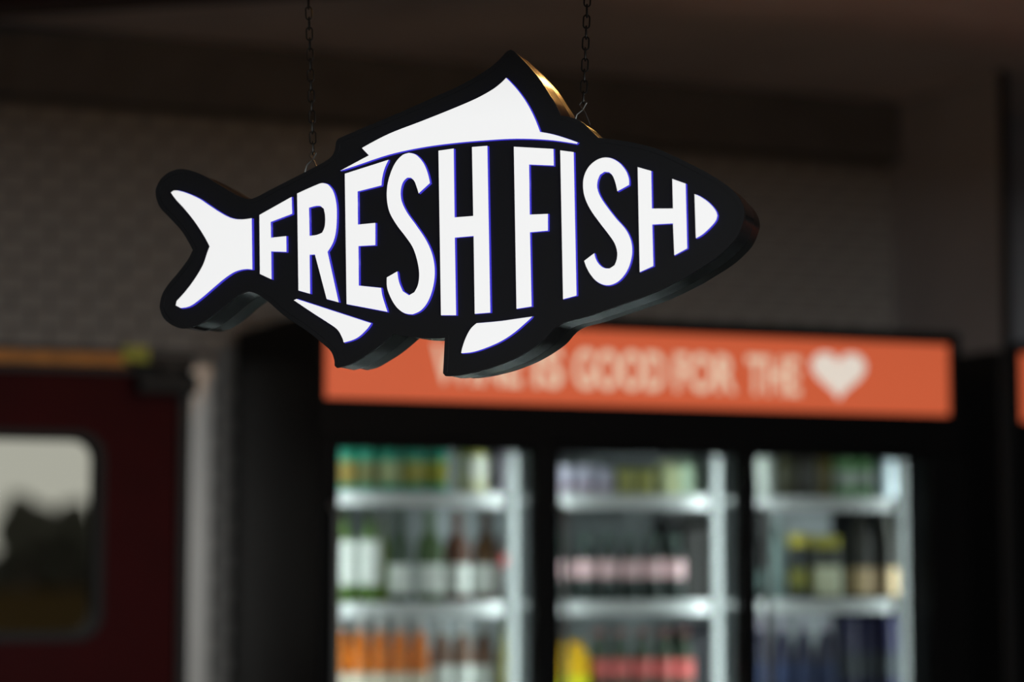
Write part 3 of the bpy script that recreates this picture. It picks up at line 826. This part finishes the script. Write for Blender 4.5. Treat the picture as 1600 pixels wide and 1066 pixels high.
def link_mesh():
    bm = bmesh.new()
    hl, hw = 0.0052, 0.0036
    pts = []
    for k in range(9):
        a = math.pi * k / 8
        pts.append((hw * math.cos(a), 0, hl - hw * 0 + hw * math.sin(a) - 0.0009))
    for k in range(9):
        a = math.pi + math.pi * k / 8
        pts.append((hw * math.cos(a), 0, -hl + hw * math.sin(a) + 0.0009))
    tube(bm, pts, WR, 6, closed=True)
    return bm


link_me = None
SM = Matrix.Translation(sign.location) @ Matrix.Rotation(sign.rotation_euler.z, 4, 'Z')
CHAINS = [([-0.2082, 0.0797], -1), ([0.133, 0.12], 1)]
for (u, v), side in CHAINS:
    base = SM @ Vector((u, 0.045, v))
    # wire ring on the sign that takes the chain
    bm = bmesh.new()
    tube(bm, [(u - 0.010, 0.045, v - 0.012), (u - 0.006, 0.045, v + 0.001), (u + 0.001, 0.045, v + 0.006), (u + 0.006, 0.045, v + 0.014),
              (u + 0.002, 0.045, v + 0.018), (u - 0.003, 0.045, v + 0.012), (u + 0.004, 0.045, v + 0.003), (u + 0.010, 0.045, v - 0.012)], 0.0010, 6)
    obj('wire_hook', bm, m_wire, sign, smooth=True)
    start = SM @ Vector((u + 0.002, 0.045, v + 0.014))
    lean = side * 0.042
    n = int((CEIL - start.z - 0.012) / (PITCH_ * math.cos(lean)))
    ch = empty('chain', start, sign.rotation_euler.z)
    tag(ch, ('chain holding the fish sign near its tail, seen above the letter R' if side < 0 else
             'chain holding the fish sign beside its tall dorsal fin'), 'chain', 'chains holding the fish sign')
    for k in range(n):
        if link_me is None:
            o = obj('chain_link', link_mesh(), m_chain, ch, smooth=True)
            link_me = o.data
        else:
            o = bpy.data.objects.new('chain_link', link_me)
            C.objects.link(o)
            o.parent = ch
        s = (k + 0.5) * PITCH_
        o.location = (math.sin(lean) * s, 0, math.cos(lean) * s)
        o.rotation_euler = (0, lean, R(20 if k % 2 else 110) + side * 0.004 * k)
    s = n * PITCH_
    zt = CEIL - start.z
    bm = bmesh.new()
    lathe([(0, zt - 0.03), (0.003, zt - 0.03), (0.003, zt - 0.006), (0.022, zt - 0.006), (0.022, zt), (0, zt)], 16, bm, math.sin(lean) * s, 0)
    obj('ceiling_plate', bm, m_chain, ch)

# ------------------------------------------------------------------ warm ceiling spotlight behind the sign
def warm_spot(loc, label):
    t = empty('ceiling_spotlight', (loc[0], loc[1], CEIL))
    tag(t, label, 'lamp')
    dz = loc[2] - CEIL
    obj('canopy', lathe([(0, -0.02), (0.045, -0.02), (0.05, -0.005), (0.05, 0), (0, 0)]), m_black, t, smooth=True)
    obj('stem', lathe([(0, dz + 0.07), (0.008, dz + 0.07), (0.008, -0.015), (0, -0.015)], 10), m_black, t, smooth=True)
    obj('socket', lathe([(0.012, dz + 0.035), (0.016, dz + 0.035), (0.014, dz + 0.075), (0, dz + 0.078)], 14), m_black, t, smooth=True)
    obj('bulb', lathe([(0, dz - 0.028), (0.018, dz - 0.022), (0.028, dz), (0.020, dz + 0.022), (0.012, dz + 0.04), (0, dz + 0.05)]),
        mat('warm_bulb', (1, 0.7, 0.3), 0.3, emit=(1.0, 0.50, 0.14), strength=SPOT_E), t, smooth=True)
    return t


SPOT_E = 185.0
warm_spot((2.11, 3.90, 2.65), 'warm bare bulb ceiling lamp behind the fish sign')
